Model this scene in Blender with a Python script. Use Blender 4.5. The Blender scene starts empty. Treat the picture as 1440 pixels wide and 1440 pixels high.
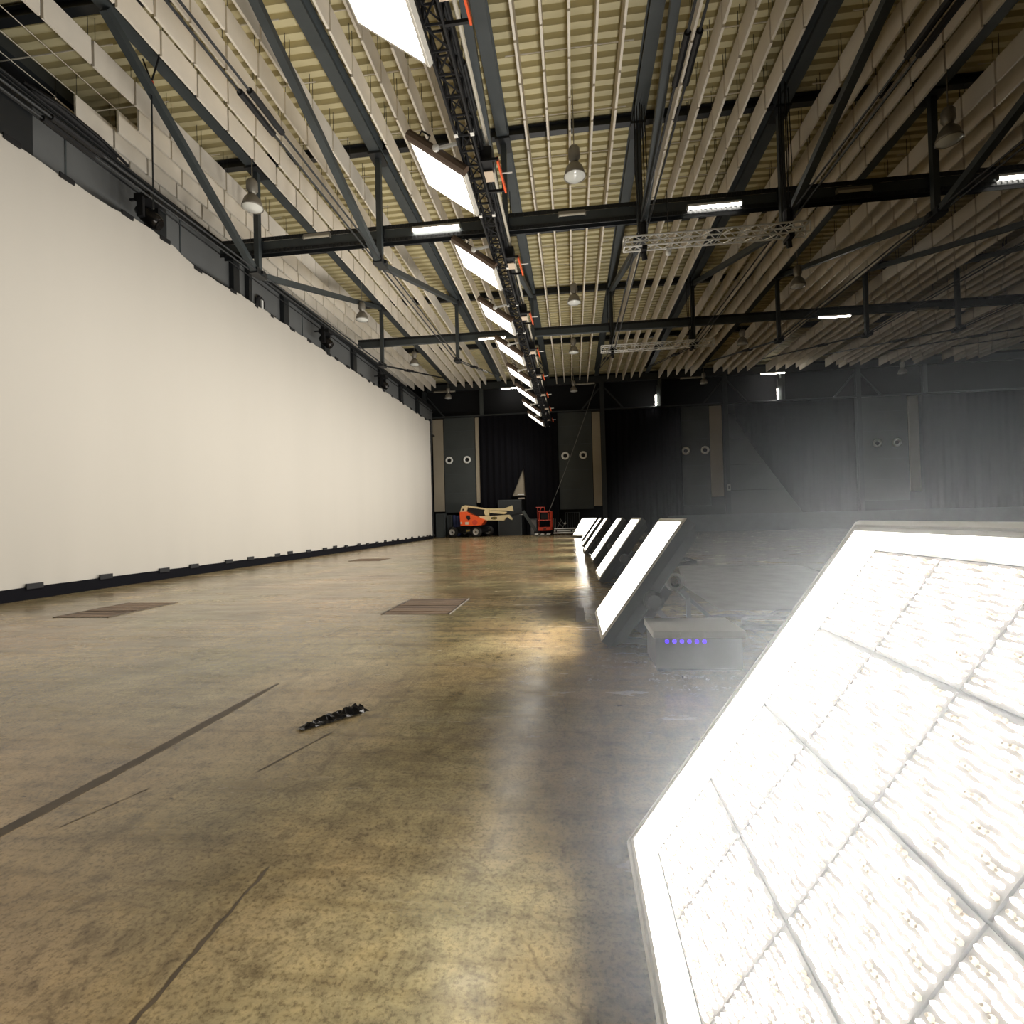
import bpy, bmesh, math, random
from mathutils import Vector, Matrix
random.seed(7)
SC = bpy.context.scene
COL = SC.collection

# ------------------------------------------------------------------ camera, world, exposure
CAM = Vector((0.0, 0.0, 1.25))
def _cam():
    f = 722.0
    cy = Vector((806 - 720, 728 - 720, f)).normalized()
    cd = Vector((.026, 1, -(cy.x * .026 + cy.y) / cy.z)).normalized()
    cd = (cd - cy * cd.dot(cy)).normalized()
    cx = cd.cross(cy)
    return cx, cy, -cd                                      # world X, Y, Z seen in camera space (x right, y down, z forward)
CX, CY, CZ = _cam()
def project(p):
    d = Vector(p) - CAM
    c = CX * d.x + CY * d.y + CZ * d.z
    return (720 + 722 * c.x / c.z, 720 + 722 * c.y / c.z, c.z) if c.z > .01 else (None, None, c.z)
cd_ = bpy.data.cameras.new('camera')
cam = bpy.data.objects.new('camera', cd_)
COL.objects.link(cam)
cd_.sensor_width = 36; cd_.lens = 36 * 722 / 1440; cd_.clip_start = .02; cd_.clip_end = 200
right = Vector((CX.x, CY.x, CZ.x)); up = -Vector((CX.y, CY.y, CZ.y)); back = -Vector((CX.z, CY.z, CZ.z))
m = Matrix((right, up, back)).transposed().to_4x4(); m.translation = CAM
cam.matrix_world = m
SC.camera = cam

w = bpy.data.worlds.new('world'); SC.world = w; w.use_nodes = True
w.node_tree.nodes['Background'].inputs[0].default_value = (.9, .95, 1, 1)
w.node_tree.nodes['Background'].inputs[1].default_value = .0
SC.view_settings.view_transform = 'Standard'; SC.view_settings.look = 'None'
SC.view_settings.gamma = 1; SC.view_settings.use_curve_mapping = False
SC.view_settings.exposure = 0.32
SC.cycles.use_denoising = True
SC.cycles.max_bounces = 7; SC.cycles.diffuse_bounces = 5; SC.cycles.glossy_bounces = 3
SC.cycles.volume_bounces = 0; SC.cycles.sample_clamp_indirect = 6
SC.cycles.caustics_reflective = False; SC.cycles.caustics_refractive = False

LAMP_FLOOR = 180.0   # watts of a film lamp on the floor
LAMP_TRUSS = 88.0   # watts of a film lamp on the truss
PLATE = 7.0          # stray glow of the lamp face outside its beam
GLARE = .05  # density of the volume that imitates lens glare
BEAD = 5.0           # radiance of a single lit bead of the near lamp
LAMP_RGB = (1.0, .965, .90)

# ------------------------------------------------------------------ materials
def mat(name, rgb, rough=.6, metal=0.0, spec=.5, noise=0.0, scale=5.0, bump=0.0, bscale=40.0, stretch=None):
    M = bpy.data.materials.new(name); M.use_nodes = True
    nt = M.node_tree; b = nt.nodes['Principled BSDF']
    b.inputs['Base Color'].default_value = (*rgb, 1); b.inputs['Roughness'].default_value = rough
    b.inputs['Metallic'].default_value = metal; b.inputs['Specular IOR Level'].default_value = spec
    if noise or bump:
        tc = nt.nodes.new('ShaderNodeTexCoord'); mp = nt.nodes.new('ShaderNodeMapping')
        nt.links.new(tc.outputs['Object'], mp.inputs[0])
        if stretch: mp.inputs['Scale'].default_value = stretch
    if noise:
        n = nt.nodes.new('ShaderNodeTexNoise'); n.inputs['Scale'].default_value = scale; n.inputs['Detail'].default_value = 6
        nt.links.new(mp.outputs[0], n.inputs['Vector'])
        r = nt.nodes.new('ShaderNodeValToRGB')
        r.color_ramp.elements[0].position = .3; r.color_ramp.elements[1].position = .7
        r.color_ramp.elements[0].color = (*[c * (1 - noise) for c in rgb], 1)
        r.color_ramp.elements[1].color = (*[min(1, c * (1 + noise * .6)) for c in rgb], 1)
        nt.links.new(n.outputs[0], r.inputs[0]); nt.links.new(r.outputs[0], b.inputs['Base Color'])
    if bump:
        n2 = nt.nodes.new('ShaderNodeTexNoise'); n2.inputs['Scale'].default_value = bscale; n2.inputs['Detail'].default_value = 4
        nt.links.new(mp.outputs[0], n2.inputs['Vector'])
        bp = nt.nodes.new('ShaderNodeBump'); bp.inputs['Strength'].default_value = bump; bp.inputs['Distance'].default_value = .02
        nt.links.new(n2.outputs[0], bp.inputs['Height']); nt.links.new(bp.outputs[0], b.inputs['Normal'])
    return M
def emit(name, rgb, s):
    M = bpy.data.materials.new(name); M.use_nodes = True
    nt = M.node_tree; nt.nodes.remove(nt.nodes['Principled BSDF'])
    e = nt.nodes.new('ShaderNodeEmission'); e.inputs[0].default_value = (*rgb, 1); e.inputs[1].default_value = s
    nt.links.new(e.outputs[0], nt.nodes['Material Output'].inputs[0])
    return M
def floor_mat():
    M = bpy.data.materials.new('worn_concrete'); M.use_nodes = True
    nt = M.node_tree; N = nt.nodes; L = nt.links; b = N['Principled BSDF']
    tc = N.new('ShaderNodeTexCoord')
    def mp(sc, rot=0):
        m_ = N.new('ShaderNodeMapping'); m_.inputs['Scale'].default_value = sc; m_.inputs['Rotation'].default_value = (0, 0, rot)
        L.new(tc.outputs['Object'], m_.inputs[0]); return m_.outputs[0]
    def noise(vec, s, d=6, rough=.6, dist=0.0):
        n = N.new('ShaderNodeTexNoise'); n.inputs['Scale'].default_value = s; n.inputs['Detail'].default_value = d
        n.inputs['Roughness'].default_value = rough; n.inputs['Distortion'].default_value = dist
        L.new(vec, n.inputs['Vector']); return n.outputs[0]
    def ramp(v, stops):
        r = N.new('ShaderNodeValToRGB'); cr = r.color_ramp
        while len(cr.elements) < len(stops): cr.elements.new(.5)
        for e, (p, c) in zip(cr.elements, stops): e.position = p; e.color = (*c, 1)
        L.new(v, r.inputs[0]); return r.outputs[0]
    def mix(kind, f, a, c):
        x = N.new('ShaderNodeMix'); x.data_type = 'RGBA'; x.blend_type = kind
        if isinstance(f, float): x.inputs[0].default_value = f
        else: L.new(f, x.inputs[0])
        L.new(a, x.inputs[6])
        if isinstance(c, tuple): x.inputs[7].default_value = (*c, 1)
        else: L.new(c, x.inputs[7])
        return x.outputs[2]
    base = ramp(noise(mp((1, 1, 1)), .8, 8, .62, .4), [(.28, (.165, .122, .066)), (.5, (.31, .238, .130)), (.72, (.46, .36, .205))])
    tint = ramp(noise(mp((1, 1, 1)), .33, 3), [(.35, (.80, .90, .86)), (.65, (1.08, .96, .92))])
    c = mix('MULTIPLY', 1.0, base, tint)
    fine = ramp(noise(mp((1, 1, 1)), 9, 9, .72, .6), [(.32, (.36, .34, .31)), (.47, (.90, .90, .89)), (.70, (1.32, 1.28, 1.16))])
    c = mix('MULTIPLY', .85, c, fine)
    speck = ramp(noise(mp((1, 1, 1)), 60, 5, .7), [(.36, (.50, .48, .46)), (.52, (1.05, 1.05, 1.05))])
    c = mix('MULTIPLY', .9, c, speck)
    streak = ramp(noise(mp((.5, 5.5, 1), .04), 1.6, 7, .65, .5), [(.34, (.60, .57, .53)), (.52, (1, 1, 1))])
    c = mix('MULTIPLY', .75, c, streak)
    streak2 = ramp(noise(mp((9, .45, 1), .25), 1.0, 6, .6, .4), [(.30, (.58, .55, .52)), (.44, (1, 1, 1))])
    c = mix('MULTIPLY', .7, c, streak2)
    spots = ramp(noise(mp((2.2, 5, 1), .1), 3.2, 3, .5), [(.235, (.16, .14, .12)), (.275, (1, 1, 1))])
    c = mix('MULTIPLY', .85, c, spots)
    # long scratches / hairline cracks
    vo = N.new('ShaderNodeTexVoronoi'); vo.feature = 'DISTANCE_TO_EDGE'; vo.inputs['Scale'].default_value = .55
    wv = N.new('ShaderNodeTexNoise'); wv.inputs['Scale'].default_value = 2.5; L.new(mp((1, 1, 1)), wv.inputs['Vector'])
    ad = N.new('ShaderNodeMixRGB'); ad.blend_type = 'ADD'; ad.inputs[0].default_value = .28
    L.new(mp((1, 1, 1)), ad.inputs[1]); L.new(wv.outputs[1], ad.inputs[2]); L.new(ad.outputs[0], vo.inputs['Vector'])
    crack = ramp(vo.outputs['Distance'], [(.001, (.62, .6, .57)), (.004, (1, 1, 1))])
    gate = ramp(noise(mp((1, 1, 1), .9), .9, 2), [(.56, (0, 0, 0)), (.62, (1, 1, 1))])
    c = mix('MULTIPLY', gate, c, crack)
    L.new(c, b.inputs['Base Color'])
    rg = ramp(noise(mp((.7, 3, 1)), 1.4, 6, .6, .4), [(.3, (.13, .13, .13)), (.7, (.30, .30, .30))])
    L.new(rg, b.inputs['Roughness']); b.inputs['Specular IOR Level'].default_value = .6
    bp = N.new('ShaderNodeBump'); bp.inputs['Strength'].default_value = .10; bp.inputs['Distance'].default_value = .01
    L.new(noise(mp((1, 2.2, 1)), 7, 8, .65, .3), bp.inputs['Height']); L.new(bp.outputs[0], b.inputs['Normal'])
    return M

MFLOOR = floor_mat()
MSCREEN = mat('screen_cloth', (.46, .432, .385), .85, spec=.15, noise=.03, scale=.4, bump=.12, bscale=3, stretch=(1, 1, .12))
MDECK = mat('roof_sheet', (.60, .535, .32), .55, noise=.12, scale=.7)
MSTEEL = mat('dark_steel', (.052, .062, .066), .5, noise=.15, scale=2)
MSTEEL2 = mat('black_steel', (.014, .016, .018), .45)
MSTEEL3 = mat('column_steel', (.024, .028, .03), .5)
MBAF = mat('baffle_board', (.86, .795, .69), .9, spec=.1, noise=.10, scale=.9)
MRAIL = mat('rail_white', (.6, .55, .45), .5)
MWALL = mat('black_wall', (.012, .0125, .014), .8, spec=.2)
MWALLG = mat('girder_grey', (.125, .13, .13), .6, noise=.12, scale=.6)
MBLACK = mat('matt_black', (.010, .010, .011), .6, spec=.3)
MCURT = mat('black_cloth', (.008, .008, .010), .95, spec=.05)
MPANEL = mat('grey_panel', (.050, .057, .055), .7, noise=.12, scale=.8)
MBEIGE = mat('beige_board', (.36, .31, .23), .7, noise=.1, scale=.6)
MWHITE = mat('white_ring', (.82, .82, .78), .5)
MALU = mat('aluminium', (.86, .85, .81), .4, metal=.15)
MFRAME = mat('lamp_frame', (.72, .69, .62), .4, metal=.15)
MRIM = mat('lamp_rim', (.80, .77, .70), .5)
MBOARD = mat('led_board', (.30, .265, .24), .6)
MUNLIT = mat('unlit_lens', (.80, .66, .50), .25)
MBACK = mat('lamp_back', (.045, .044, .044), .5)
MCAP = mat('lamp_cap', (.10, .066, .045), .45)
MORANGE = mat('orange_paint', (.85, .10, .015), .4)
MRED = mat('red_orange_paint', (.62, .055, .02), .4)
MCREAM = mat('cream_paint', (.66, .54, .30), .4)
MRUB = mat('rubber', (.018, .017, .016), .8)
MHUB = mat('grey_hub', (.50, .48, .44), .45)
MLABEL = mat('beige_plate', (.62, .50, .38), .5)
MWOOD = mat('brown_slat', (.20, .13, .08), .6, noise=.6, scale=6, bump=.3, stretch=(.4, 6, 1))
MTAPE = mat('brown_tape', (.075, .052, .028), .5, noise=.4, scale=9)
MFOIL = mat('black_foil', (.022, .020, .019), .22, metal=.6, noise=.3, scale=12)
MGREYC = mat('grey_case', (.16, .155, .15), .55, noise=.15, scale=5)
MGREYT = mat('grey_sheet', (.20, .20, .185), .6, noise=.2, scale=3)
MBLUE = mat('blue_tarp', (.02, .03, .10), .7)
MGLASS = mat('lamp_glass', (.75, .76, .72), .2, spec=.6)
MTIN = mat('lamp_tin', (.30, .28, .24), .4, metal=.4)
MTUBEOFF = mat('unlit_tube', (.62, .58, .48), .4)
MGOLD = mat('gold_print', (.55, .38, .06), .5)
ELED = emit('lit_plate', LAMP_RGB, PLATE)
ELENS = emit('lit_lens', LAMP_RGB, BEAD)
ETUBE = emit('lit_tube', (1, .95, .85), 25)
EUV = emit('violet_led', (.06, .02, 1.0), 1.6)

# ------------------------------------------------------------------ builders
LOC = {}
class MB:
    def __init__(s): s.v = []; s.f = []; s.mi = []; s.k = 0
    def add(s, vs, fs):
        o = len(s.v); s.v += [tuple(p) for p in vs]; s.f += [tuple(i + o for i in f) for f in fs]; s.mi += [s.k] * len(fs)
        return s
    def box(s, x0, x1, y0, y1, z0, z1):
        vs = [(x, y, z) for z in (z0, z1) for y in (y0, y1) for x in (x0, x1)]
        return s.add(vs, [(0, 2, 3, 1), (4, 5, 7, 6), (0, 1, 5, 4), (2, 6, 7, 3), (0, 4, 6, 2), (1, 3, 7, 5)])
    def bar(s, a, b, w_, h, upv=(0, 0, 1)):
        a = Vector(a); b = Vector(b); d = (b - a).normalized(); u = Vector(upv)
        if abs(d.dot(u)) > .98: u = Vector((0, 1, 0))
        r = d.cross(u).normalized(); u = r.cross(d)
        vs = [p + r * (sx * w_ / 2) + u * (sy * h / 2) for p in (a, b) for sx, sy in ((-1, -1), (1, -1), (1, 1), (-1, 1))]
        return s.add(vs, [(3, 2, 1, 0), (4, 5, 6, 7), (0, 1, 5, 4), (1, 2, 6, 5), (2, 3, 7, 6), (3, 0, 4, 7)])
    def ibeam(s, a, b, w_, h, t=.03, upv=(0, 0, 1)):
        u = Vector(upv); a = Vector(a); b = Vector(b)
        s.bar(a + u * (h / 2 - t / 2), b + u * (h / 2 - t / 2), w_, t, upv)
        s.bar(a - u * (h / 2 - t / 2), b - u * (h / 2 - t / 2), w_, t, upv)
        return s.bar(a, b, t * .8, h - 2 * t, upv)
    def tube(s, pts, r, n=6, cap=True):
        pts = [Vector(p) for p in pts]; rings = []
        for i, p in enumerate(pts):
            d = (pts[min(i + 1, len(pts) - 1)] - pts[max(i - 1, 0)]).normalized()
            u = Vector((0, 0, 1)) if abs(d.z) < .9 else Vector((1, 0, 0))
            x = d.cross(u).normalized(); y = x.cross(d)
            rings.append([p + x * (r * math.cos(2 * math.pi * k / n)) + y * (r * math.sin(2 * math.pi * k / n)) for k in range(n)])
        vs = [q for R in rings for q in R]; fs = []
        for i in range(len(rings) - 1):
            for k in range(n):
                fs.append((i * n + k, i * n + (k + 1) % n, (i + 1) * n + (k + 1) % n, (i + 1) * n + k))
        if cap: fs += [tuple(reversed(range(n))), tuple(range(len(vs) - n, len(vs)))]
        return s.add(vs, fs)
    def lathe(s, prof, c=(0, 0, 0), axis=(0, 0, 1), n=16):
        ax = Vector(axis).normalized(); u = Vector((1, 0, 0)) if abs(ax.x) < .9 else Vector((0, 1, 0))
        x = ax.cross(u).normalized(); y = ax.cross(x); c = Vector(c); vs = []; fs = []
        for r, h in prof:
            for k in range(n):
                a = 2 * math.pi * k / n; vs.append(c + ax * h + x * (r * math.cos(a)) + y * (r * math.sin(a)))
        for i in range(len(prof) - 1):
            for k in range(n):
                fs.append((i * n + k, i * n + (k + 1) % n, (i + 1) * n + (k + 1) % n, (i + 1) * n + k))
        return s.add(vs, fs)
    def prism(s, poly, y0, y1):                    # polygon in x,z pushed along y
        n = len(poly); vs = [(x, y0, z) for x, z in poly] + [(x, y1, z) for x, z in poly]
        fs = [tuple(range(n)), tuple(reversed(range(n, 2 * n)))] + [(i, i + n, (i + 1) % n + n, (i + 1) % n) for i in range(n)]
        return s.add(vs, fs)
    def mesh(s, name, mats, off=(0, 0, 0), smooth=False):
        me = bpy.data.meshes.new(name)
        ox, oy, oz = off
        me.from_pydata([(x - ox, y - oy, z - oz) for x, y, z in s.v], [], s.f)
        for m_ in (mats if isinstance(mats, (list, tuple)) else [mats]): me.materials.append(m_)
        if isinstance(mats, (list, tuple)): me.polygons.foreach_set('material_index', s.mi)
        if smooth: me.polygons.foreach_set('use_smooth', [True] * len(me.polygons))
        me.update(); return me
    def build(s, name, mats, parent=None, local=False, smooth=False, fix=True):
        off = (0, 0, 0) if local or parent is None else LOC.get(parent.name, (0, 0, 0))
        me = s.mesh(name, mats, off, smooth)
        if fix:
            bm = bmesh.new(); bm.from_mesh(me); bmesh.ops.recalc_face_normals(bm, faces=bm.faces); bm.to_mesh(me); bm.free()
        return link(name, me, parent)
def link(name, me, parent=None):
    o = bpy.data.objects.new(name, me); COL.objects.link(o)
    if parent is not None:
        o.parent = parent
        if parent.name in LOC: LOC[o.name] = LOC[parent.name]
    return o
def tag(o, label=None, cat=None, group=None, kind=None):
    if label: o['label'] = label
    if cat: o['category'] = cat
    if group: o['group'] = group
    if kind: o['kind'] = kind
    return o
def thing(name, loc, label, cat, group=None, kind=None):
    o = bpy.data.objects.new(name, None); o.empty_display_size = .1; o.location = loc
    COL.objects.link(o); LOC[o.name] = tuple(loc)
    return tag(o, label, cat, group, kind)
def copy_tree(o, parent=None):
    c = o.copy(); COL.objects.link(c)
    if parent is not None: c.parent = parent
    for ch in list(o.children): copy_tree(ch, c)
    return c
ORD = ('zeroth first second third fourth fifth sixth seventh eighth ninth tenth eleventh twelfth thirteenth fourteenth fifteenth '
       'sixteenth seventeenth eighteenth nineteenth twentieth twenty-first twenty-second twenty-third twenty-fourth twenty-fifth '
       'twenty-sixth twenty-seventh twenty-eighth twenty-ninth thirtieth thirty-first thirty-second thirty-third thirty-fourth '
       'thirty-fifth thirty-sixth thirty-seventh thirty-eighth thirty-ninth fortieth').split()

# ------------------------------------------------------------------ the hall
XL, XR, YF, YB = -12.6, 33.0, -7.0, 40.3
o = MB().add([(XL, YF, 0), (XR, YF, 0), (XR, YB, 0), (XL, YB, 0)], [(0, 1, 2, 3)]).build('floor', MFLOOR, fix=False); tag(o, kind='structure')
def slab(name, *b, m=MWALL):
    return tag(MB().box(*b).build(name, m), kind='structure')
slab('wall_left', XL - .2, XL, YF, YB, 0, 12.6)
slab('wall_right', XR, XR + .2, YF, YB, 0, 12.6)
slab('wall_back', XL, XR, YB, YB + .2, 0, 12.6)
slab('wall_front', XL, XR, YF - .2, YF, 0, 12.6)
# trapezoid roof sheet, ribs run across the hall
d = MB(); prof = []; y = YF
while y < YB:
    prof += [(y, 12.36), (y + .16, 12.36), (y + .185, 12.49), (y + .305, 12.49)]; y += .33
prof.append((YB, 12.36))
vs = [(x, yy, zz) for yy, zz in prof for x in (XL, XR)]
d.add(vs, [(2 * i, 2 * i + 1, 2 * i + 3, 2 * i + 2) for i in range(len(prof) - 1)])
d.box(XL, XR, YF, YB, 12.52, 12.62)
tag(d.build('ceiling', MDECK, fix=False), kind='structure')

BEAMX = [-9.2, -5.38, -1.67, 2.05, 5.77, 9.5, 13.22, 16.95, 20.7, 24.4, 28.1]
PURY = [-.5, 4.5, 9.45, 14.35, 19.3, 24.7, 31.8]
for i, py in enumerate(PURY):
    b = MB()
    xs = [XL] + BEAMX + [XR]
    for a, c in zip(xs[:-1], xs[1:]):
        b.ibeam((a + (.16 if a != XL else 0), py, 12.2), (c - (.16 if c != XR else 0), py, 12.2), .2, .26, .025)
    p = b.build('roof_purlin', MSTEEL2)
    tag(p, 'dark steel purlin crossing under the roof sheet, %s from the camera' % ORD[i + 1], 'purlin', 'roof purlins', 'structure')

# roof trusses: I beam, posts, struts, tie rods
Z1, Z2 = 8.83, 9.07
for i, bx in enumerate(BEAMX):
    lab = 'dark steel roof truss with hanging posts, %s counted from the white screen' % ORD[i + 1]
    t = thing('roof_truss', (bx, 14.35, 12.0), lab, 'roof truss', 'roof trusses along the hall')
    MB().ibeam((bx, YF, 12.14), (bx, 39.2, 12.14), .31, .42, .03).build('beam', MSTEEL, t)
    for py, zz in ((4.3, 8.6), (14.35, Z1), (24.5, Z2)):
        MB().bar((bx, py, 11.93), (bx, py, zz - .05), .15, .15, (0, 1, 0)).build('post', MSTEEL, t)
        g = MB(); g.box(bx - .13, bx + .13, py - .25, py + .25, zz - .09, zz + .09)
        g.box(bx - .2, bx + .2, py - .06, py + .06, zz - .05, zz + .05); g.build('node_plate', MSTEEL2, t)
        MB().box(bx - .2, bx + .2, py - .3, py + .3, 11.86, 11.93).build('gusset', MSTEEL2, t)
    for a, c in (((9.3 if i == 0 else 4.5, 11.86), (14.2, Z1)), ((24.3, 11.86), (14.5, Z1))):
        MB().bar((bx, a[0], a[1]), (bx, c[0], c[1]), .17, .17).build('strut', MSTEEL, t)
    for sx in (-.09, .09):
        for a, c in (((-6, 8.4), (4.3, 8.6)), ((4.3, 8.6), (14.35, Z1)), ((14.35, Z1), (24.5, Z2)), ((24.5, Z2), (37.2, 11.86))):
            MB().tube([(bx + sx, a[0], a[1]), (bx + sx, c[0], c[1])], .024, 6).build('tie_rod', MSTEEL2, t)
        for ty, tz in ((8.6, 8.70), (28.7, 9.99)):
            q = (ty + .5, tz + (.012 if ty < 20 else .11))
            MB().tube([(bx + sx, 2 * ty - q[0], 2 * tz - q[1]), (bx + sx, ty - .3, tz + (ty > 20) * -.066), (bx + sx, ty + .3, tz + (ty > 20) * .066), (bx + sx, *q)], .058, 8).build('turnbuckle', MBLACK, t)

# cross beams with cable trays
for k, (cy_, cz) in enumerate(((14.55, 9.72), (24.72, 10.2))):
    t = thing('cross_beam', (0, cy_, cz), 'dark beam with cable trays spanning the hall, %s the camera' % ('nearer' if k == 0 else 'farther from'), 'beam', 'cross beams')
    MB().box(-10.5, 32.9, cy_ - .09, cy_ + .09, cz - .13, cz + .13).build('beam', MSTEEL, t)
    for zz, nm in ((cz + .19, 'upper_tray'), (cz - .19, 'lower_tray')):
        if k and zz < cz: continue
        b = MB(); b.box(-10.5, 32.8, cy_ - .12, cy_ - .11, zz - .055, zz - .04); b.box(-10.5, 32.8, cy_ - .12, cy_ - .11, zz + .04, zz + .055)
        b.box(-10.5, 32.8, cy_ + .10, cy_ + .12, zz - .055, zz + .055)
        b.box(-10.5, 32.8, cy_ - .10, cy_ - .09, zz - .055, zz + .055)
        x = -10.45
        while x < 32.8: b.box(x, x + .06, cy_ - .12, cy_ - .105, zz - .04, zz + .04); x += .13
        tag(b.build(nm, MSTEEL2, t, fix=False), kind='stuff')
    for bx in BEAMX: MB().box(bx - .1, bx + .1, cy_ - .13, cy_ + .02, cz - .16, cz + .16).build('bracket', MSTEEL2, t)

# fluorescent battens
def batten(x0, x1, y, z, lit, label):
    t = thing('fluorescent_lamp', ((x0 + x1) / 2, y, z), label, 'lamp', 'fluorescent battens')
    MB().box(x0, x1, y - .05, y + .05, z + .03, z + .10).build('housing', MTIN, t)
    MB().tube([(x0 + .02, y - .03, z), (x1 - .02, y - .03, z)], .035, 8).build('tube', ETUBE if lit else MTUBEOFF, t)
    for x in (x0, x1): MB().box(x - .02, x + .02, y - .06, y + .02, z - .04, z + .05).build('end_cap', MTIN, t)
NB = 'nearer cross beam'; FB = 'farther cross beam'; EB = 'end wall'
for x0, x1, y, z, lit, lab in (
    (-7.75, -6.93, 14.41, 9.80, 0, 'unlit fluorescent batten on the nearer cross beam beside the white screen'),
    (-4.42, -3.0, 14.41, 9.72, 1, 'lit fluorescent batten on the nearer cross beam beside the black lighting truss'),
    (-.18, .57, 14.41, 9.74, 0, 'unlit fluorescent batten on the nearer cross beam below the central bay'),
    (3.32, 4.75, 14.41, 9.60, 1, 'lit fluorescent batten on the nearer cross beam above the silver box truss'),
    (7.15, 8.0, 14.41, 9.66, 0, 'unlit fluorescent batten on the nearer cross beam past the silver box truss'),
    (11.0, 12.4, 14.41, 9.62, 1, 'lit fluorescent batten on the nearer cross beam far over the dark side'),
    (-4.34, -3.0, 24.58, 10.05, 1, 'lit fluorescent batten on the farther cross beam beside the black lighting truss'),
    (11.2, 12.6, 24.58, 9.97, 1, 'lit fluorescent batten on the farther cross beam over the dark side'),
    (15.3, 16.2, 24.58, 10.0, 0, 'unlit fluorescent batten on the farther cross beam over the dark side'),
    (-5.28, -3.5, 39.30, 11.37, 1, 'lit fluorescent batten on the end wall beside the lighting truss'),
    (-10.6, -8.9, 39.30, 11.37, 0, 'unlit fluorescent batten on the end wall beside the screen end'),
    (.28, 1.9, 39.30, 11.37, 0, 'unlit fluorescent batten on the end wall beside the slack rope'),
    (8.2, 9.9, 39.30, 11.37, 0, 'unlit fluorescent batten on the end wall above the third ringed panel'),
    (13.88, 15.56, 39.30, 11.37, 1, 'lit fluorescent batten on the end wall over the dark side')):
    batten(x0, x1, y, z, lit, lab)
for k, x in enumerate((6.42, 15.0)):
    t = thing('light_leak', (x, 39.05, 9.4), 'slim upright strip imitating leaked light on the end wall, %s' % ('near the slack rope' if k == 0 else 'under the lit batten'), 'lamp', 'light leaks on the end wall')
    MB().box(x - .02, x + .28, 39.1, 39.25, 9.4, 10.95).build('housing', MPANEL, t)
    MB().tube([(x - .08, 39.03, 9.42), (x - .08, 39.03, 10.2)], .05, 8).build('tube', ETUBE, t)  # glowing tube added to imitate light leaking beside the post

# high bay lamps
hb = thing('high_bay_lamp', (0, 0, 0), 'x', 'lamp', 'high bay pendant lamps')
MB().lathe([(0, .80), (.10, .79), (.145, .72), (.15, .50), (.11, .44), (.09, .36), (0, .36)], n=16).build('gear_housing', MTIN, hb, True, True)
MB().lathe([(.085, .37), (.13, .34), (.21, .24), (.265, .08), (.285, 0), (.27, 0), (.25, .08), (.19, .23), (.10, .32), (0, .33)], n=20).build('reflector', MTIN, hb, True, True)
MB().lathe([(.262, .015), (.2, -.03), (0, -.05)], n=20).build('glass_cover', MGLASS, hb, True, True)
for x, y, z, lab in ((-8.53, 13.1, 10.0, 'nearest the white screen, before the nearer cross beam'), (.28, 13.2, 10.0, 'in the central bay before the nearer cross beam'),
                     (9.15, 13.3, 10.0, 'over the dark side before the nearer cross beam'), (-9.0, 21.6, 10.2, 'by the screen between the two cross beams'),
                     (.28, 21.0, 10.0, 'in the central bay between the two cross beams'), (8.87, 20.9, 9.95, 'over the dark side between the two cross beams'),
                     (-9.05, 29.3, 10.5, 'by the screen past the farther cross beam'), (.28, 28.6, 10.4, 'in the central bay past the farther cross beam'),
                     (9.3, 28.8, 10.35, 'over the dark side past the farther cross beam'), (-9.2, 38.2, 10.6, 'on the end wall by the screen end'),
                     (.3, 38.2, 10.6, 'on the end wall beside the lighting truss end'), (9.6, 38.2, 10.65, 'on the end wall above the third ringed panel'),
                     (22.8, 38.2, 10.6, 'on the end wall above the fourth ringed panel')):
    h = copy_tree(hb)
    MB().tube([(0, 0, .78), (0, 0, 12.36 - z)], .015, 5).build('wire', MTIN, h, True)
    h.location = (x, y, z); h['label'] = 'grey bell pendant lamp ' + lab
for c_ in list(hb.children): bpy.data.objects.remove(c_)
bpy.data.objects.remove(hb)
t = thing('smoke_detector', (.27, 10.0, 12.0), 'small grey detector box under the roof sheet of the central bay', 'detector')
MB().box(.2, .34, 9.93, 10.07, 12.05, 12.36).build('body', MTIN, t)
MB().lathe([(.06, .1), (.08, .05), (.06, 0), (0, 0)], (.27, 10.0, 11.96), n=10).build('lens', MGLASS, t)

# acoustic baffles ---------------------------------------------------
bz0, bz1, PITCH, BL = 11.27, 11.83, 1.07, 1.01
rows = []
cent = [-11.15] + [(a + b) / 2 for a, b in zip(BEAMX[:-1], BEAMX[1:])]
for c in cent:
    for k in range(-2, 3):
        x = c + k * .565
        if x < -12.3: continue
        rows.append(x)
lo = sorted([x for x in rows if x < -1.67], reverse=True); hi = sorted([x for x in rows if x > -1.67])
cand = []
for side, lst in (('toward', lo), ('away from', hi)):
    for ri, x in enumerate(lst):
        n = 0; bay = int((x + 12.9) // 3.73)
        y = 5.0 + .37 * ((bay * 7 + ri * 3) % 4) * .75
        if x < -10.2: y = 11.6 - .6 * (x < -11.5)
        while y + BL < 38.6:
            pts = [project((x, yy, zz)) for yy in (y, y + BL) for zz in (bz0, bz1)]
            vis = [p for p in pts if p[0] is not None]
            if len(vis) == 4:
                us = [p[0] for p in vis]; vv = [p[1] for p in vis]
                infr = max(us) > 0 and min(us) < 1440 and max(vv) > 0 and min(vv) < 1440
                if infr: n += 1
                q = [pts[0], pts[1], pts[3], pts[2]]
                ar = abs(sum(q[i][0] * q[(i + 1) % 4][1] - q[(i + 1) % 4][0] * q[i][1] for i in range(4))) / 2 + 6 * abs(vv[0] - vv[2]) * .1
                inside = sum(0 <= a <= 1440 and 0 <= b <= 1440 for a, b in zip(us, vv)) / 4
                cand.append((ar * (.3 + .7 * inside) if infr else 0, x, y, side, ri + 1, n))
            else: cand.append((0, x, y, side, ri + 1, 0))
            y += PITCH
cand.sort(key=lambda c: -c[0])
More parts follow.
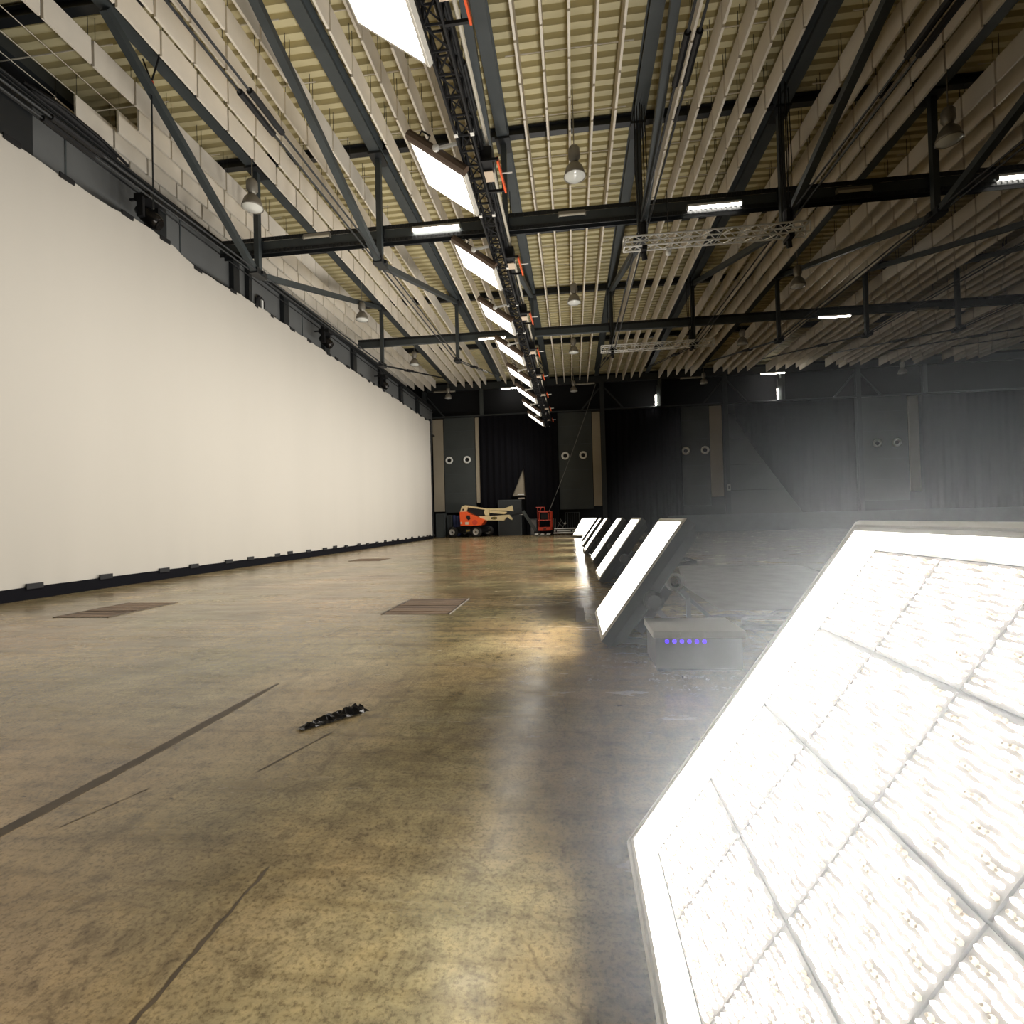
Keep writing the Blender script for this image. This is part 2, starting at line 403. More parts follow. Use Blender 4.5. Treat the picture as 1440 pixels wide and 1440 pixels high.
def board(b, x, y, dz=0):
    b.box(x - .027, x + .027, y, y + BL, bz0 + dz, bz1 + dz)
bm_ = MB(); bm_.box(-.027, .027, 0, BL, 0, bz1 - bz0)
bme = bm_.mesh('acoustic_baffle', MBAF)
wm = MB()
wm.tube([(0, 0, bz1 - bz0), (0, 0, 12.37 - bz0)], .008, 4, False)
wme = wm.mesh('hanger_wire', MSTEEL2)
rest = MB()
for i, (ar, x, y, side, ri, n) in enumerate(cand):
    dz = random.uniform(-.012, .012)
    if i < 300:
        ob_ = link('acoustic_baffle', bme); ob_.location = (x, y, bz0 + dz); ob_.rotation_euler = (0, random.uniform(-.012, .012), random.uniform(-.006, .006))
        tag(ob_, 'off-white acoustic baffle, %s along the %s row from the light truss %s the screen' % (ORD[n], ORD[ri], side), 'baffle', 'acoustic baffles under the roof')
        for yy in (.05, BL - .05): link('hanger_wire', wme, ob_).location = (0, yy, 0)
    elif y > 2: board(rest, x, y, dz)
tag(rest.build('acoustic_baffles_beyond', MBAF, fix=False), 'many more off-white acoustic baffles hanging in rows under the far roof', 'baffles', kind='stuff')
# thin white rails that carry the baffles
for bi, c in enumerate(cent[:8]):
    k = 0; y = 8.44
    while y < 37:
        k += 1
        r_ = MB().tube([(c - 1.45, y, 11.845), (c + 1.45, y, 11.845)], .014, 5).build('hanger_rail', MRAIL)
        tag(r_, 'thin white rail over baffles, %s from the camera in the %s bay from the screen' % (ORD[k], ORD[bi + 1]), 'rail', 'baffle hanger rails')
        y += 1.55 if k % 3 else 1.86

for k, (x, ye) in enumerate(((-10.6, 11.6), (-11.15, 11.6), (-11.72, 11.0), (-12.25, 11.0))):
    r_ = MB().tube([(x, -2, 11.84), (x, ye, 11.84)], .012, 5).build('hanger_rail', MRAIL)
    tag(r_, 'thin pale rail without baffles running lengthwise beside the wall, %s from the screen top' % ORD[k + 1], 'rail', 'bare baffle rails')
slab('trim_3', XL, XL + .28, YF, YB - .1, 12.05, 12.35, m=MSTEEL3)

# ------------------------------------------------------------------ white screen and the wall behind it
SX, SY1, SZ0, SZ1 = -10.0, 35.8, .22, 8.42
scr = thing('projection_screen', (SX, 18, 0), 'huge cream cloth screen stretched along the side wall', 'screen')
def sag(y):                                   # the top hem hangs between its clips
    return -.035 * abs(math.sin(math.pi * (y - .4) / 1.3)) + (.16 * math.exp(-((y - 11.4) / 1.0) ** 2)) - .2 * math.exp(-((y - 13.2) / 1.2) ** 2) * .5
b = MB(); ny, nz = 260, 36; vs = []
for j in range(nz + 1):
    v = j / nz
    for i in range(ny + 1):
        yy = -5 + (SY1 + 5) * i / ny
        z = SZ0 + (SZ1 + sag(yy) - SZ0) * v
        rip = .006 * math.sin(yy * 1.7) * (1 - v) + .02 * math.sin(yy * 9 + 3 * v) * math.exp(-v * 12) * (.3 + .7 * math.sin(yy * .9) ** 2) + .012 * math.sin(yy * 9.6) * math.exp(-(1 - v) * 9) + .02 * math.sin(yy * .5)
        vs.append((SX + rip, yy, z))
b.add(vs, [(j * (ny + 1) + i, j * (ny + 1) + i + 1, (j + 1) * (ny + 1) + i + 1, (j + 1) * (ny + 1) + i) for j in range(nz) for i in range(ny)])
b.build('cloth', MSCREEN, scr, smooth=True, fix=False)
MB().box(SX - .12, SX + .02, -5, SY1, 0, .23).build('base_batten', MCURT, scr)
MB().tube([(SX - .08, -5, 8.36), (SX - .08, SY1, 8.36)], .05, 8).build('top_pipe', MBLACK, scr)
MB().box(SX - .1, SX + .06, SY1, SY1 + .09, 0, 8.6).build('end_post', MSTEEL2, scr)
cl = MB().box(-.012, .022, -.15, .15, -.05, .05).mesh('clip', MBLACK)
y = 6.2
while y < SY1:
    j = random.uniform(-.25, .25)
    c = link('clip', cl, scr); c.location = (0, y + j - 18, SZ1 + sag(y + j) - .01)
    c = link('clip', cl, scr); c.location = (.03, y - j + .6 - 18, .25 + random.uniform(-.02, .03))
    y += random.choice((1.05, 1.25, 1.5, .9))
gir = thing('crane_girder', (-10.8, 18, 8.3), 'dark grey steel girder running behind the top edge of the screen', 'girder')
MB().box(-10.87, -10.82, YF + .1, 39.4, 8.0, 10.0).build('web', MWALLG, gir)
MB().box(-11.0, -10.55, YF + .1, 39.4, 10.0, 10.08).build('top_flange', MSTEEL2, gir)
MB().box(-11.0, -10.65, YF + .1, 39.4, 7.9, 8.0).build('bottom_flange', MSTEEL2, gir)
for yy, ww in ((8.3, .8), (12.0, .55), (15.3, .3), (16.1, .16), (18.2, .35), (21.4, .5), (24.4, .4), (28, .6), (31.5, .5), (35, .5), (9.9, .03), (13.2, .03), (19.8, .03)):
    MB().box(-10.83, -10.66 if ww > .1 else -10.80, yy, yy + ww, 8.0, 10.0).build('stiffener', MSTEEL2 if ww > .1 else MSTEEL, gir)
for dz, dx in ((.0, .0), (.06, .05), (-.12, .03), (-.30, -.02)):
    MB().tube([(-10.6 + dx, YF + .15, 10.0 + dz), (-10.6 + dx, 20, 9.98 + dz), (-10.6 + dx, 39, 10.0 + dz)], .022, 5).build('cable', MBLACK, gir)
t = thing('cable_drum', (-10.55, 9.9, 10.1), 'black bundle of cable lying on the girder above the screen', 'cable')
MB().tube([(-10.6, 9.0, 10.13), (-10.55, 9.4, 10.19), (-10.57, 9.9, 10.2), (-10.55, 10.4, 10.18), (-10.6, 10.9, 10.1)], .1, 8).build('bundle', MBLACK, t, smooth=True)
MB().tube([(-10.5, 8.8, 10.1), (-10.46, 9.6, 10.2), (-10.45, 10.5, 10.16), (-10.5, 11.2, 10.08)], .035, 6).build('loose_cable', MBLACK, t, smooth=True)
t = thing('pulley_wheel', (-10.7, 16.85, 9.1), 'round black pulley on the girder behind the screen top', 'pulley')
MB().lathe([(0, 0), (.22, 0), (.26, .04), (.22, .08), (0, .08)], (-10.78, 16.85, 9.1), (1, 0, 0), 20).build('wheel', MBLACK, t)
MB().box(-10.70, -10.66, 16.80, 16.90, 8.85, 9.2).build('hook', MALU, t)
for k, (yy, zz, lab) in enumerate(((11.45, 9.02, 'nearest the camera'), (20.6, 9.05, 'midway along the screen'), (27.2, 8.95, 'farthest down the screen'))):
    t = thing('spotlight', (-10.2, yy, zz), 'black moving spotlight above the screen top, ' + lab, 'spotlight', 'spotlights above the screen')
    MB().box(-10.42, -9.98, yy - .2, yy + .2, zz + .26, zz + .42).build('base', MBLACK, t)
    q = MB(); q.box(-10.28, -10.12, yy - .27, yy - .2, zz - .2, zz + .28); q.box(-10.28, -10.12, yy + .2, yy + .27, zz - .2, zz + .28); q.build('yoke', MBLACK, t)
    MB().lathe([(0, -.3), (.12, -.3), (.19, -.1), (.19, .16), (.15, .26), (0, .27)], (-10.18, yy, zz - .08), (.7, .3, -.6), 14).build('head', MFOIL, t, smooth=True)
    MB().lathe([(0, 0), (.13, .005), (.14, -.02)], (-9.98, yy + .09, zz - .26), (.7, .3, -.6), 14).build('lens', MFOIL, t)
    MB().bar((-10.7, yy, zz + .40), (-10.2, yy, zz + .40), .05, .05).build('bracket', MSTEEL2, t)
t = thing('suspension_wire', (-9.2, 10.46, 8.5), 'thin steel wire with red shackle hanging above the screen', 'wire')
MB().tube([(-9.2, 10.46, 11.2), (-9.2, 10.46, 8.45)], .018, 5).build('wire', MSTEEL2, t)
q = MB(); q.tube([(-9.4, 10.46, 11.9), (-9.2, 10.46, 11.35)], .02, 5); q.tube([(-9.0, 10.46, 11.9), (-9.2, 10.46, 11.35)], .02, 5); q.build('bridle', MBLACK, t)
MB().tube([(-9.2, 10.46, 11.36), (-9.2, 10.46, 11.12)], .05, 8).build('shackle', MRED, t)

# ------------------------------------------------------------------ film lamps
FS, HALF = .30, .60                 # module pitch, half the module field (4 x 4 modules)
RING = [(0, -.07), (.018, -.016), (.022, -.012), (.024, .004), (.036, .004), (.038, -.008), (.047, -.008), (.049, .002), (.060, .002), (.062, -.006), (.070, -.006), (.075, -.012), (.075, -.10)]
def ringmesh(sub):
    b = MB(); vs = []
    for d_, h in sub:
        a = HALF + d_; vs += [(-a, -a, h), (a, -a, h), (a, a, h), (-a, a, h)]
    return b.add(vs, [(4 * i + k, 4 * i + (k + 1) % 4, 4 * i + 4 + (k + 1) % 4, 4 * i + 4 + k) for i in range(len(sub) - 1) for k in range(4)])
ME_RIM = ringmesh(RING[:3]).mesh('inner_rim', MRIM); ME_FRAME = ringmesh(RING[2:12]).mesh('frame', MFRAME)
b = ringmesh(RING[11:]); a = HALF + .075
b.add([(-a, -a, -.10), (a, -a, -.10), (a, a, -.10), (-a, a, -.10), (-a * .86, -a * .86, -.20), (a * .86, -a * .86, -.20), (a * .86, a * .86, -.20), (-a * .86, a * .86, -.20)],
      [(0, 1, 5, 4), (1, 2, 6, 5), (2, 3, 7, 6), (3, 0, 4, 7), (4, 5, 6, 7)])
ME_SIDE = ringmesh([(.078, -.012), (.078, -.09)]).mesh('side_wall', MFRAME)
ME_BACK = b.mesh('back_shell', MBACK)
b = MB(); b.add([(-HALF, -HALF, -.078), (HALF, -HALF, -.078), (HALF, HALF, -.078), (-HALF, HALF, -.078)], [(0, 1, 2, 3)])
ME_BASE = b.mesh('base_plate', MBOARD)
hs = FS / 2 - .003
ME_MOD = MB().add([(-hs, -hs, 0), (hs, -hs, 0), (hs, hs, 0), (-hs, hs, 0)], [(0, 1, 2, 3)]).mesh('led_module', ELED)
ME_BRD = MB().box(-hs, hs, -hs, hs, -.006, 0).mesh('led_module', MBOARD)
def fixture(name, loc, e, n, label, cat, group, detail=False, rz=0.0):
    e = Vector(e).normalized(); n = Vector(n).normalized(); x = e.cross(n)
    R = Matrix((x, e, n)).transposed()
    if rz: R = Matrix.Rotation(rz, 3, 'Z') @ R
    M4 = R.to_4x4(); M4.translation = Vector(loc)
    t = thing(name, loc, label, cat, group); t.matrix_world = M4
    link('frame', ME_FRAME, t); link('inner_rim', ME_RIM, t); link('back_shell', ME_BACK, t); link('base_plate', ME_BASE, t)
    if 'overhead' in name: link('side_wall', ME_SIDE, t)
    mods = []
    for i in range(4):
        for j in range(4):
            q = link('led_module', ME_BRD if detail else ME_MOD, t); q.location = (-HALF + FS * (i + .5), -HALF + FS * (j + .5), -.07); mods.append(q)
    ld = bpy.data.lights.new('led_beam', 'AREA'); ld.shape = 'SQUARE'; ld.size = 2 * HALF; ld.color = LAMP_RGB
    over = 'overhead' in name
    ld.energy = LAMP_TRUSS if over else LAMP_FLOOR * (.6 if detail else 1); ld.spread = math.radians(125 if over else 168)
    lo_ = bpy.data.objects.new('led_beam', ld); COL.objects.link(lo_); lo_.parent = t
    lo_.location = (0, 0, -.06); lo_.rotation_euler = (math.pi, 0, 0)      # shines along the lamp's own normal
    return t, M4, mods

# floor lamps: lower edge at (x, .12), upper edge towards the dark side
FE = Vector((.78, 0, 1.093)).normalized(); FN = Vector((-1.093, 0, .78)).normalized()
FLOORL = [(.145, 1.145), (.215, 5.42), (.415, 10.0), (.445, 13.86), (.33, 17.6), (.34, 21.5), (.34, 25.4), (.24, 32.0)]
for k, (fx, fy) in enumerate(FLOORL):
    c = Vector((fx, fy, .125)) + FE * (HALF + .075)
    lab = 'large square film lamp tilted up on the floor, %s from the camera' % ORD[k + 1] if k else 'large square film lamp filling the near corner, its lit beads showing one by one'
    t, M4, mods = fixture('floor_lamp', c, FE, FN, lab, 'film lamp', 'film lamps along the floor', detail=(k == 0), rz=(.62 if k == 7 else 0))
    q = MB()
    for sx in (-.4, .4):
        q.bar((sx, -.15, -.26), (sx, -.60 + .33, -.80 + .05), .05, .05); q.bar((sx, -.62, -.15), (sx, -.28, -.76), .05, .05)
    q.build('floor_stand', MBACK, t, True)
    MB().tube([(-.2, .3, -.27), (-.2, .42, -.40), (.2, .42, -.40), (.2, .3, -.27)], .02, 6).build('handle', MBLACK, t, True)
    MB().lathe([(0, .0), (.07, .0), (.09, .03), (.09, .10), (.06, .12), (0, .12)], (.68, -.1, -.17), (1, 0, 0), 12).build('side_knob', MBACK, t, True)
    MB().lathe([(0, .0), (.07, .0), (.09, .03), (.09, .10), (.06, .12), (0, .12)], (-.68, -.1, -.17), (-1, 0, 0), 12).build('side_knob', MBACK, t, True)
    MB().box(-.3, .3, -.45, .1, -.36, -.27).build('power_unit', MBACK, t, True)
    if k == 0:
        # beads: rows of small lenses on every module, some of them warm beads that are switched off
        n6 = 6; r_ = .0056; vs = []
        for rr, h in ((r_, 0), (r_ * .95, .004), (r_ * .55, .0085)):
            vs += [(rr * 1.12 * math.cos(2 * math.pi * a / n6), rr * math.sin(2 * math.pi * a / n6), h) for a in range(n6)]
        fs = [(i * n6 + a, i * n6 + (a + 1) % n6, i * n6 + n6 + (a + 1) % n6, i * n6 + n6 + a) for i in range(2) for a in range(n6)] + [tuple(range(12, 18))]
        lit_me = MB().add(vs, fs).mesh('led_bead', ELENS); off_me = MB().add(vs, fs).mesh('led_bead', MUNLIT)
        beads = []
        NU, NW = 19, 16
        for mi, md in enumerate(mods):
            for a in range(NU):
                for c_ in range(NW):
                    px = -hs + .005 + (2 * hs - .010) * (a + .5 + (.25 if c_ % 2 else -.25) * .6) / NU
                    py = -hs + .005 + (2 * hs - .010) * (c_ + .5 + (.09 if (a // 2) % 2 else -.09)) / NW
                    off = (c_ % 2 == 1 and ((a // 3 + c_ // 2) % 3 == 0))
                    wp = M4 @ (Vector(md.location) + Vector((px, py, 0)))
                    u, v, dz = project(wp)
                    vis = u is not None and 0 < u < 1440 and 0 < v < 1440
                    beads.append((dz if vis else 99, mi, px, py, off))
        beads.sort()
        rl = {}
        for i, (dz, mi, px, py, off) in enumerate(beads):
            if i < 300:
                ob_ = link('led_bead', off_me if off else lit_me, mods[mi]); ob_.location = (px, py, 0)
            else:
                b = rl.setdefault(mi, MB()); b.k = 1 if off else 0
                b.add([(x + px, y + py, z) for x, y, z in vs], fs)
        for mi, b in rl.items():
            tag(b.build('led_beads', [ELENS, MUNLIT], mods[mi], True, fix=False), kind='stuff')

# black truss that carries the overhead lamps
TX, TZ, TW = -1.76, 8.36, .30
tr = thing('lighting_truss', (TX, 20, TZ), 'long black box truss hung along the hall under the roof', 'truss')
y0 = -3.5; nsec = 0
while y0 < 37.5:
    y1 = y0 + 2.5; h = TW / 2; b = MB()
    for sx in (-1, 1):
        for sz in (-1, 1): b.tube([(TX + sx * h, y0, TZ + sz * h), (TX + sx * h, y1, TZ + sz * h)], .031, 6)
    for q in range(6):
        ya = y0 + .03 + q * .408; yb = ya + .408 if q < 5 else y1
        for sz in (-1, 1):
            b.tube([(TX - h, ya, TZ + sz * h), (TX + h, ya, TZ + sz * h)], .02, 5)
            s_ = 1 if q % 2 else -1
            b.tube([(TX - s_ * h, ya, TZ + sz * h), (TX + s_ * h, yb, TZ + sz * h)], .017, 4)
        for sx in (-1, 1):
            b.tube([(TX + sx * h, ya, TZ - h), (TX + sx * h, ya, TZ + h)], .02, 5)
            s_ = 1 if q % 2 else -1
            b.tube([(TX + sx * h, ya, TZ - s_ * h), (TX + sx * h, yb, TZ + s_ * h)], .017, 4)
    b.build('truss_section', MBLACK, tr, fix=False); nsec += 1
    if nsec % 3 == 2:
        MB().tube([(TX, y1, TZ + h), (TX, y1, 12.3)], .012, 4).build('hanging_chain', MBLACK, tr)
    q = MB()
    for sx in (-1, 1): q.box(TX + sx * h - .035, TX + sx * h + .035, y1 - .04, y1 + .04, TZ - h - .03, TZ - h + .04)
    q.build('coupler', MALU, tr); y0 = y1
MB().tube([(TX + .28, -3.5, TZ + .3), (TX + .28, 37.5, TZ + .3)], .035, 6).build('supply_pipe', MRAIL, tr)
MB().tube([(TX + .2, -3.5, TZ + .12), (TX + .2, 37.5, TZ + .12)], .03, 6).build('supply_cable', MBLACK, tr)
MB().tube([(TX + .05, -3.5, TZ + .18), (TX + .04, 37.5, TZ + .18)], .03, 6).build('supply_cable', MBLACK, tr)

OE = Vector((-.80, 0, .60)); ON = Vector((-.60, 0, -.80))
for k in range(9):
    cy_ = 6.55 + 3.72 * k
    c = Vector((-1.90, cy_, 7.86)) + OE * (HALF + .075)
    t, M4, mods = fixture('overhead_lamp', c, OE, ON, 'square white film lamp hung from the black truss, %s from the camera' % ORD[k + 1], 'film lamp', 'film lamps along the truss')
    for sx in (1,):
        q = MB(); x0 = sx * .68
        q.prism([(x0, -.15), (x0 + sx * .10, -.15), (x0 + sx * .14, -.09), (x0 + sx * .14, -.02), (x0 + sx * .08, .02), (x0, .02)], -.70, .70); q.build('end_housing', MCAP, t, True)
        MB().tube([(sx * .80, .45, -.14), (sx * .82, .45, -.22), (sx * .82, .25, -.22), (sx * .80, .25, -.14)], .018, 6).build('handle', MBLACK, t, True)
    MB().bar((.80, 0, -.1), (.80, -.30, -.40), .05, .05).build('yoke_arm', MALU, t, True)
    MB().bar((-.80, 0, -.1), (-.80, -.30, -.40), .05, .05).build('yoke_arm', MALU, t, True)
    MB().tube([(.80, -.30, -.40), (-.80, -.30, -.40)], .025, 6).build('yoke_bar', MBLACK, t, True)
    MB().lathe([(0, 0), (.07, 0), (.07, .05), (.03, .07), (0, .07)], (.82, 0, -.08), (1, 0, 0), 10).build('knob', MALU, t, True)
    # power box with orange carrying bar on the far side of the truss
    p = thing('power_box', (TX + .35, cy_ - .1, TZ - .1), 'black lamp power box with orange bar on the truss, %s from the camera' % ORD[k + 1], 'power box', 'power boxes on the truss')
    xa, ya, za = TX + .16, cy_ - .55, TZ - .16
    MB().box(xa + .02, xa + .22, ya + .06, ya + .42, za + .03, za + .32).build('body', MBLACK, p)
    for yy in (ya, ya + .95): MB().bar((xa + .01, yy, za), (xa + .36, yy, za), .04, .05).build('bracket', MBLACK, p)
    MB().bar((xa + .34, ya, za), (xa + .38, ya + .95, za - .02), .035, .10).build('orange_bar', MORANGE, p)
    MB().box(xa + .02, xa + .2, ya + .30, ya + .62, za - .02, za + .0).build('name_plate', MLABEL, p)
    MB().tube([(xa + .38, ya + .42, za), (xa + .58, ya + .42, za)], .014, 5).build('pin', MALU, p)

# short silver trusses on hoists
for k, (x0, x1, ty, tz) in enumerate(((1.5, 6.0, 13.5, 8.30), (1.5, 6.5, 24.0, 9.0))):
    t = thing('silver_truss', ((x0 + x1) / 2, ty, tz), 'short silver box truss hung across the hall, %s the camera' % ('nearer' if k == 0 else 'farther from'), 'truss', 'short silver trusses')
    h = .13
    for sy in (-1, 1):
        for sz in (-1, 1): MB().tube([(x0, ty + sy * h, tz + sz * h), (x1, ty + sy * h, tz + sz * h)], .022, 6).build('chord', MALU, t)
    b = MB(); n = int((x1 - x0) / .25)
    for i in range(n):
        xa = x0 + (x1 - x0) * i / n; xb = x0 + (x1 - x0) * (i + 1) / n; s_ = 1 if i % 2 else -1
        for sy in (-1, 1): b.tube([(xa, ty + sy * h, tz - s_ * h), (xb, ty + sy * h, tz + s_ * h)], .012, 5)
        for sz in (-1, 1): b.tube([(xa, ty - s_ * h, tz + sz * h), (xb, ty + s_ * h, tz + sz * h)], .012, 5)
    b.build('lattice', MALU, t)
    for x in (x0, x1):
        q = MB()
        for sy in (-1, 1): q.tube([(x, ty + sy * h, tz - h), (x, ty + sy * h, tz + h)], .02, 6)
        for sz in (-1, 1): q.tube([(x, ty - h, tz + sz * h), (x, ty + h, tz + sz * h)], .02, 6)
        q.build('end_frame', MALU, t)
    for j, hx in enumerate((2.0, 5.55)):
        g = thing('chain_hoist', (hx, ty, tz), 'black chain hoist with cables holding the %s silver truss, %s end' % (('nearer', 'farther')[k], ('inner', 'outer')[j]), 'hoist', 'chain hoists on the silver trusses')
        q = MB(); q.lathe([(0, .0), (.1, .02), (.12, .1), (.12, .3), (.08, .38), (0, .38)], (hx, ty, tz + .16), n=10); q.build('motor', MBLACK, g)
        MB().bar((hx, ty - .2, tz - .21), (hx, ty + .2, tz - .21), .12, .1).build('clamp', MBLACK, g)
        for a_, c_ in ((-.16, 0), (-.08, .05), (.0, -.04), (.07, .02), (.15, .05)):
            MB().tube([(hx + a_ * .4, ty + c_, tz + .2), (hx + a_, ty + c_, (tz + 12.0) / 2), (hx + a_ * .8, ty + c_, 12.05)], .014, 4).build('cable', MBLACK, g)
        if j == 0 or k == 0:
            MB().tube([(hx, ty, tz - .26), (hx + .03, ty + .05, tz - .42)], .07, 8).build('chain_bag', MBLACK, g)
    if k == 0:
        g = thing('hanging_lamp_bulb', (2.62, ty, 8.0), 'small white bulb hanging below the nearer silver truss', 'bulb')
        MB().tube([(2.62, ty, 8.2), (2.62, ty, 9.6)], .01, 4).build('cord', MBLACK, g)
        MB().lathe([(0, -.09), (.06, -.06), (.08, 0), (.06, .06), (.03, .1), (0, .1)], (2.62, ty, 8.0), n=10).build('globe', MWHITE, g, smooth=True)

# ------------------------------------------------------------------ end wall
for k, (x0, x1, z0, z1) in enumerate(((-11.2, 33, 11.45, 11.95), (-11.2, 33, 9.36, 9.46))):
    slab('trim_%d' % (k + 1), x0, x1 - .1, 39.35, 39.6, z0, z1, m=MSTEEL3)
for k, x in enumerate((-11.42, 2.42, 11.36, 20.5)):
    p = MB().ibeam((x, 39.4, 0), (x, 39.4, 11.45), .30, .34, .03, (0, 1, 0)).build('wall_column', MSTEEL3)
    tag(p, 'tall dark steel column on the end wall, %s from the screen' % ORD[k + 1], 'column', 'end wall columns', 'structure')
    for s_ in (-1, 1):
        if k == 0 and s_ < 0: continue
        q = MB().bar((x + s_ * .2, 39.45, 11.05), (x + s_ * 1.55, 39.45, 9.46), .11, .11).build('knee_brace', MSTEEL3, p, True)
for k, x in enumerate((-6.85, 6.7, 15.39, 24.9)):
    tag(MB().ibeam((x, 39.4, 9.46), (x, 39.4, 11.45), .26, .3, .03, (0, 1, 0)).build('wall_post', MPANEL), 'short steel post above the panel line of the end wall, %s from the screen' % ORD[k + 1], 'post', 'short end wall posts', 'structure')
def eyepanel(k, x0, x1, e0, e1, strips, z0=1.9):
    t = thing('wall_panel', ((x0 + x1) / 2, 39.8, z0), 'tall grey wall panel with two white rings, %s from the screen' % ORD[k], 'wall panel', 'grey end wall panels')
    MB().box(x0, x1, 39.7, 39.9, z0, 9.36).build('board', MPANEL, t)
    for zz in (3.4, 4.9, 6.9, 8.3): MB().box(x0 + .02, x1 - .02, 39.692, 39.70, zz, zz + .025).build('seam', MSTEEL, t)
    for e in (e0, e1):
        MB().lathe([(.30, 0), (.30, .07), (.25, .1), (.17, .08), (.15, .0)], (e, 39.70, 6.03), (0, -1, 0), 20).build('ring', MWHITE, t, smooth=True)
        MB().lathe([(.16, 0), (0, 0)], (e, 39.69, 6.03), (0, -1, 0), 16).build('ring_hole', MBLACK, t)
    for a_, b_, zb in strips: MB().box(a_, b_, 39.62, 39.72, zb, 9.3).build('side_strip', MBEIGE, t)
eyepanel(1, -10.0, -7.5, -9.61, -8.17, [(-10.87, -10.05, 2.0), (-7.45, -7.15, 2.6)])
eyepanel(2, -.99, 1.58, -.47, .9, [(1.62, 2.24, 2.1)])
eyepanel(3, 8.24, 10.25, 8.51, 9.91, [(10.28, 11.15, 2.55)])
eyepanel(4, 20.9, 23.9, 21.84, 23.13, [(23.95, 24.6, 2.5)])
def curtain(x0, x1, zb, z1, label, y=39.55):
    b = MB(); n = int((x1 - x0) / .09); vs = []
    for i in range(n + 1):
        x = x0 + (x1 - x0) * i / n; fo = .35 if x0 > 12 else 1; yy = y + fo * (.06 * math.sin(x * 13) + .03 * math.sin(x * 31))
        vs += [(x, yy, zb(x)), (x, yy, z1)]
    b.add(vs, [(2 * i, 2 * i + 2, 2 * i + 3, 2 * i + 1) for i in range(n)])
    ob_ = b.build('blackout_curtain', MCURT, fix=False, smooth=True); tag(ob_, label, 'curtain', 'blackout curtains on the end wall')
curtain(-7.15, -3.70, lambda x: 0 if x < -5.6 else (2.6 if x < -4.72 else 3.05 if x < -4.62 else 3.05 + (x + 4.62) * 2.4), 9.34, 'black curtain behind the boom lift, pulled aside at its hem')
curtain(-3.76, -1.02, lambda x: 5.1 - (x + 3.72) * 14 if x < -3.58 else 0, 9.34, 'black curtain behind the orange work basket')
curtain(2.62, 8.2, lambda x: 0, 9.34, 'black curtain between the second and third ringed panels')
curtain(12.05, 20.3, lambda x: max(.0, 8.25 - (x - 12.05) * 1.72) if x < 13.4 else max(0, 5.93 - (x - 13.4) * 1.47), 9.34, 'black curtain swept aside in a wedge past the third ringed panel')
curtain(24.8, 32.8, lambda x: 0, 9.34, 'black curtain past the fourth ringed panel')
t = thing('plain_wall_panel', (-4.1, 40, 3), 'beige wall panel showing as a triangle between two black curtains', 'wall panel')
MB().box(-5.4, -3.0, 39.85, 39.95, 3.05, 7).build('board', MBEIGE, t)
MB().box(-4.25, -3.75, 39.80, 39.85, 3.12, 3.22).build('label_strip', MWHITE, t)
MB().box(-4.2, -3.7, 39.62, 39.7, 2.8, 2.9).build('lower_strip', MLABEL, t)
t = thing('plain_wall_panel', (14, 40, 1), 'plain grey wall panel behind the wedge shaped curtain opening', 'wall panel')
for zz in (1.1, 3.0, 4.9, 6.8): MB().box(11.6, 17.5, 39.75, 39.9, zz, zz + 1.86).build('board', MPANEL, t)
t = thing('switch_plate', (11.2, 39.2, 3.2), 'small pale switch plate on the third end wall column', 'switch')
MB().box(11.28, 11.5, 39.18, 39.23, 2.95, 3.4).build('plate', MGREYT, t); MB().box(11.34, 11.44, 39.16, 39.18, 3.05, 3.3).build('button', MSTEEL2, t)
slab('baseboard_back', 7.0, 32.9, 39.15, 39.3, 0, 1.22, m=MSTEEL)
t = thing('slack_rope', (-1.65, 36.5, 1.8), 'thin grey rope slanting from the roof down to the orange work basket', 'rope')
pts = []
for i in range(13):
    a_ = i / 12; pts.append((-1.72 + 3.7 * a_, 37.0 + 2.2 * a_, 1.72 + 9.6 * a_ - .25 * math.sin(math.pi * a_)))
MB().tube(pts, .022, 5).build('rope', MGREYT, t)

# ------------------------------------------------------------------ boom lift
bl = thing('boom_lift', (-7.3, 37.6, 0), 'orange and cream boom lift parked before the end wall', 'boom lift')
hood = [(-8.25, 1.89), (-8.21, .88), (-7.41, .84), (-6.65, .89), (-6.38, 1.27), (-7.12, 1.57), (-7.43, 1.69), (-7.78, 1.9)]
hd = MB().prism(hood, 36.9, 38.3).build('engine_hood', MORANGE, bl)
MB().prism([(-7.72, 1.62), (-7.5, 1.62), (-7.45, 1.36), (-7.58, 1.26), (-7.75, 1.4)], 36.87, 36.9).build('vent', MBLACK, hd)
MB().lathe([(0, .02), (.2, .02), (.2, 0)], (-7.13, 36.9, 1.09), (0, -1, 0), 14).build('badge', MRED, hd)
MB().prism([(-8.2, 1.0), (-8.1, 1.0), (-8.1, 1.16), (-8.2, 1.16)], 36.87, 36.9).build('marker_light', MLABEL, hd)
MB().prism([(-7.85, .95), (-7.6, .95), (-7.6, 1.14), (-7.85, 1.14)], 36.88, 36.9).build('access_hatch', MLABEL, hd)
MB().prism([(-8.29, 1.80), (-8.13, 2.28), (-7.86, 2.37), (-7.68, 2.24), (-7.8, 1.9)], 37.1, 37.9).build('boom_pivot', MCREAM, bl)
MB().lathe([(0, .02), (.07, .02), (.07, 0)], (-8.02, 37.1, 2.05), (0, -1, 0), 10).build('pivot_pin', MBLACK, bl)
MB().prism([(-7.9, 2.36), (-7.68, 2.35), (-6.31, 2.09), (-4.99, 2.06), (-4.42, 2.26), (-4.34, 1.84), (-4.86, 1.90), (-5.92, 1.95), (-6.45, 2.01), (-7.6, 2.20)], 37.3, 37.6).build('upper_boom', MCREAM, bl)
MB().prism([(-7.73, 2.16), (-6.36, 1.99), (-6.41, 1.60), (-7.12, 1.60), (-7.78, 1.96)], 37.35, 37.75).build('riser', MBLACK, bl)
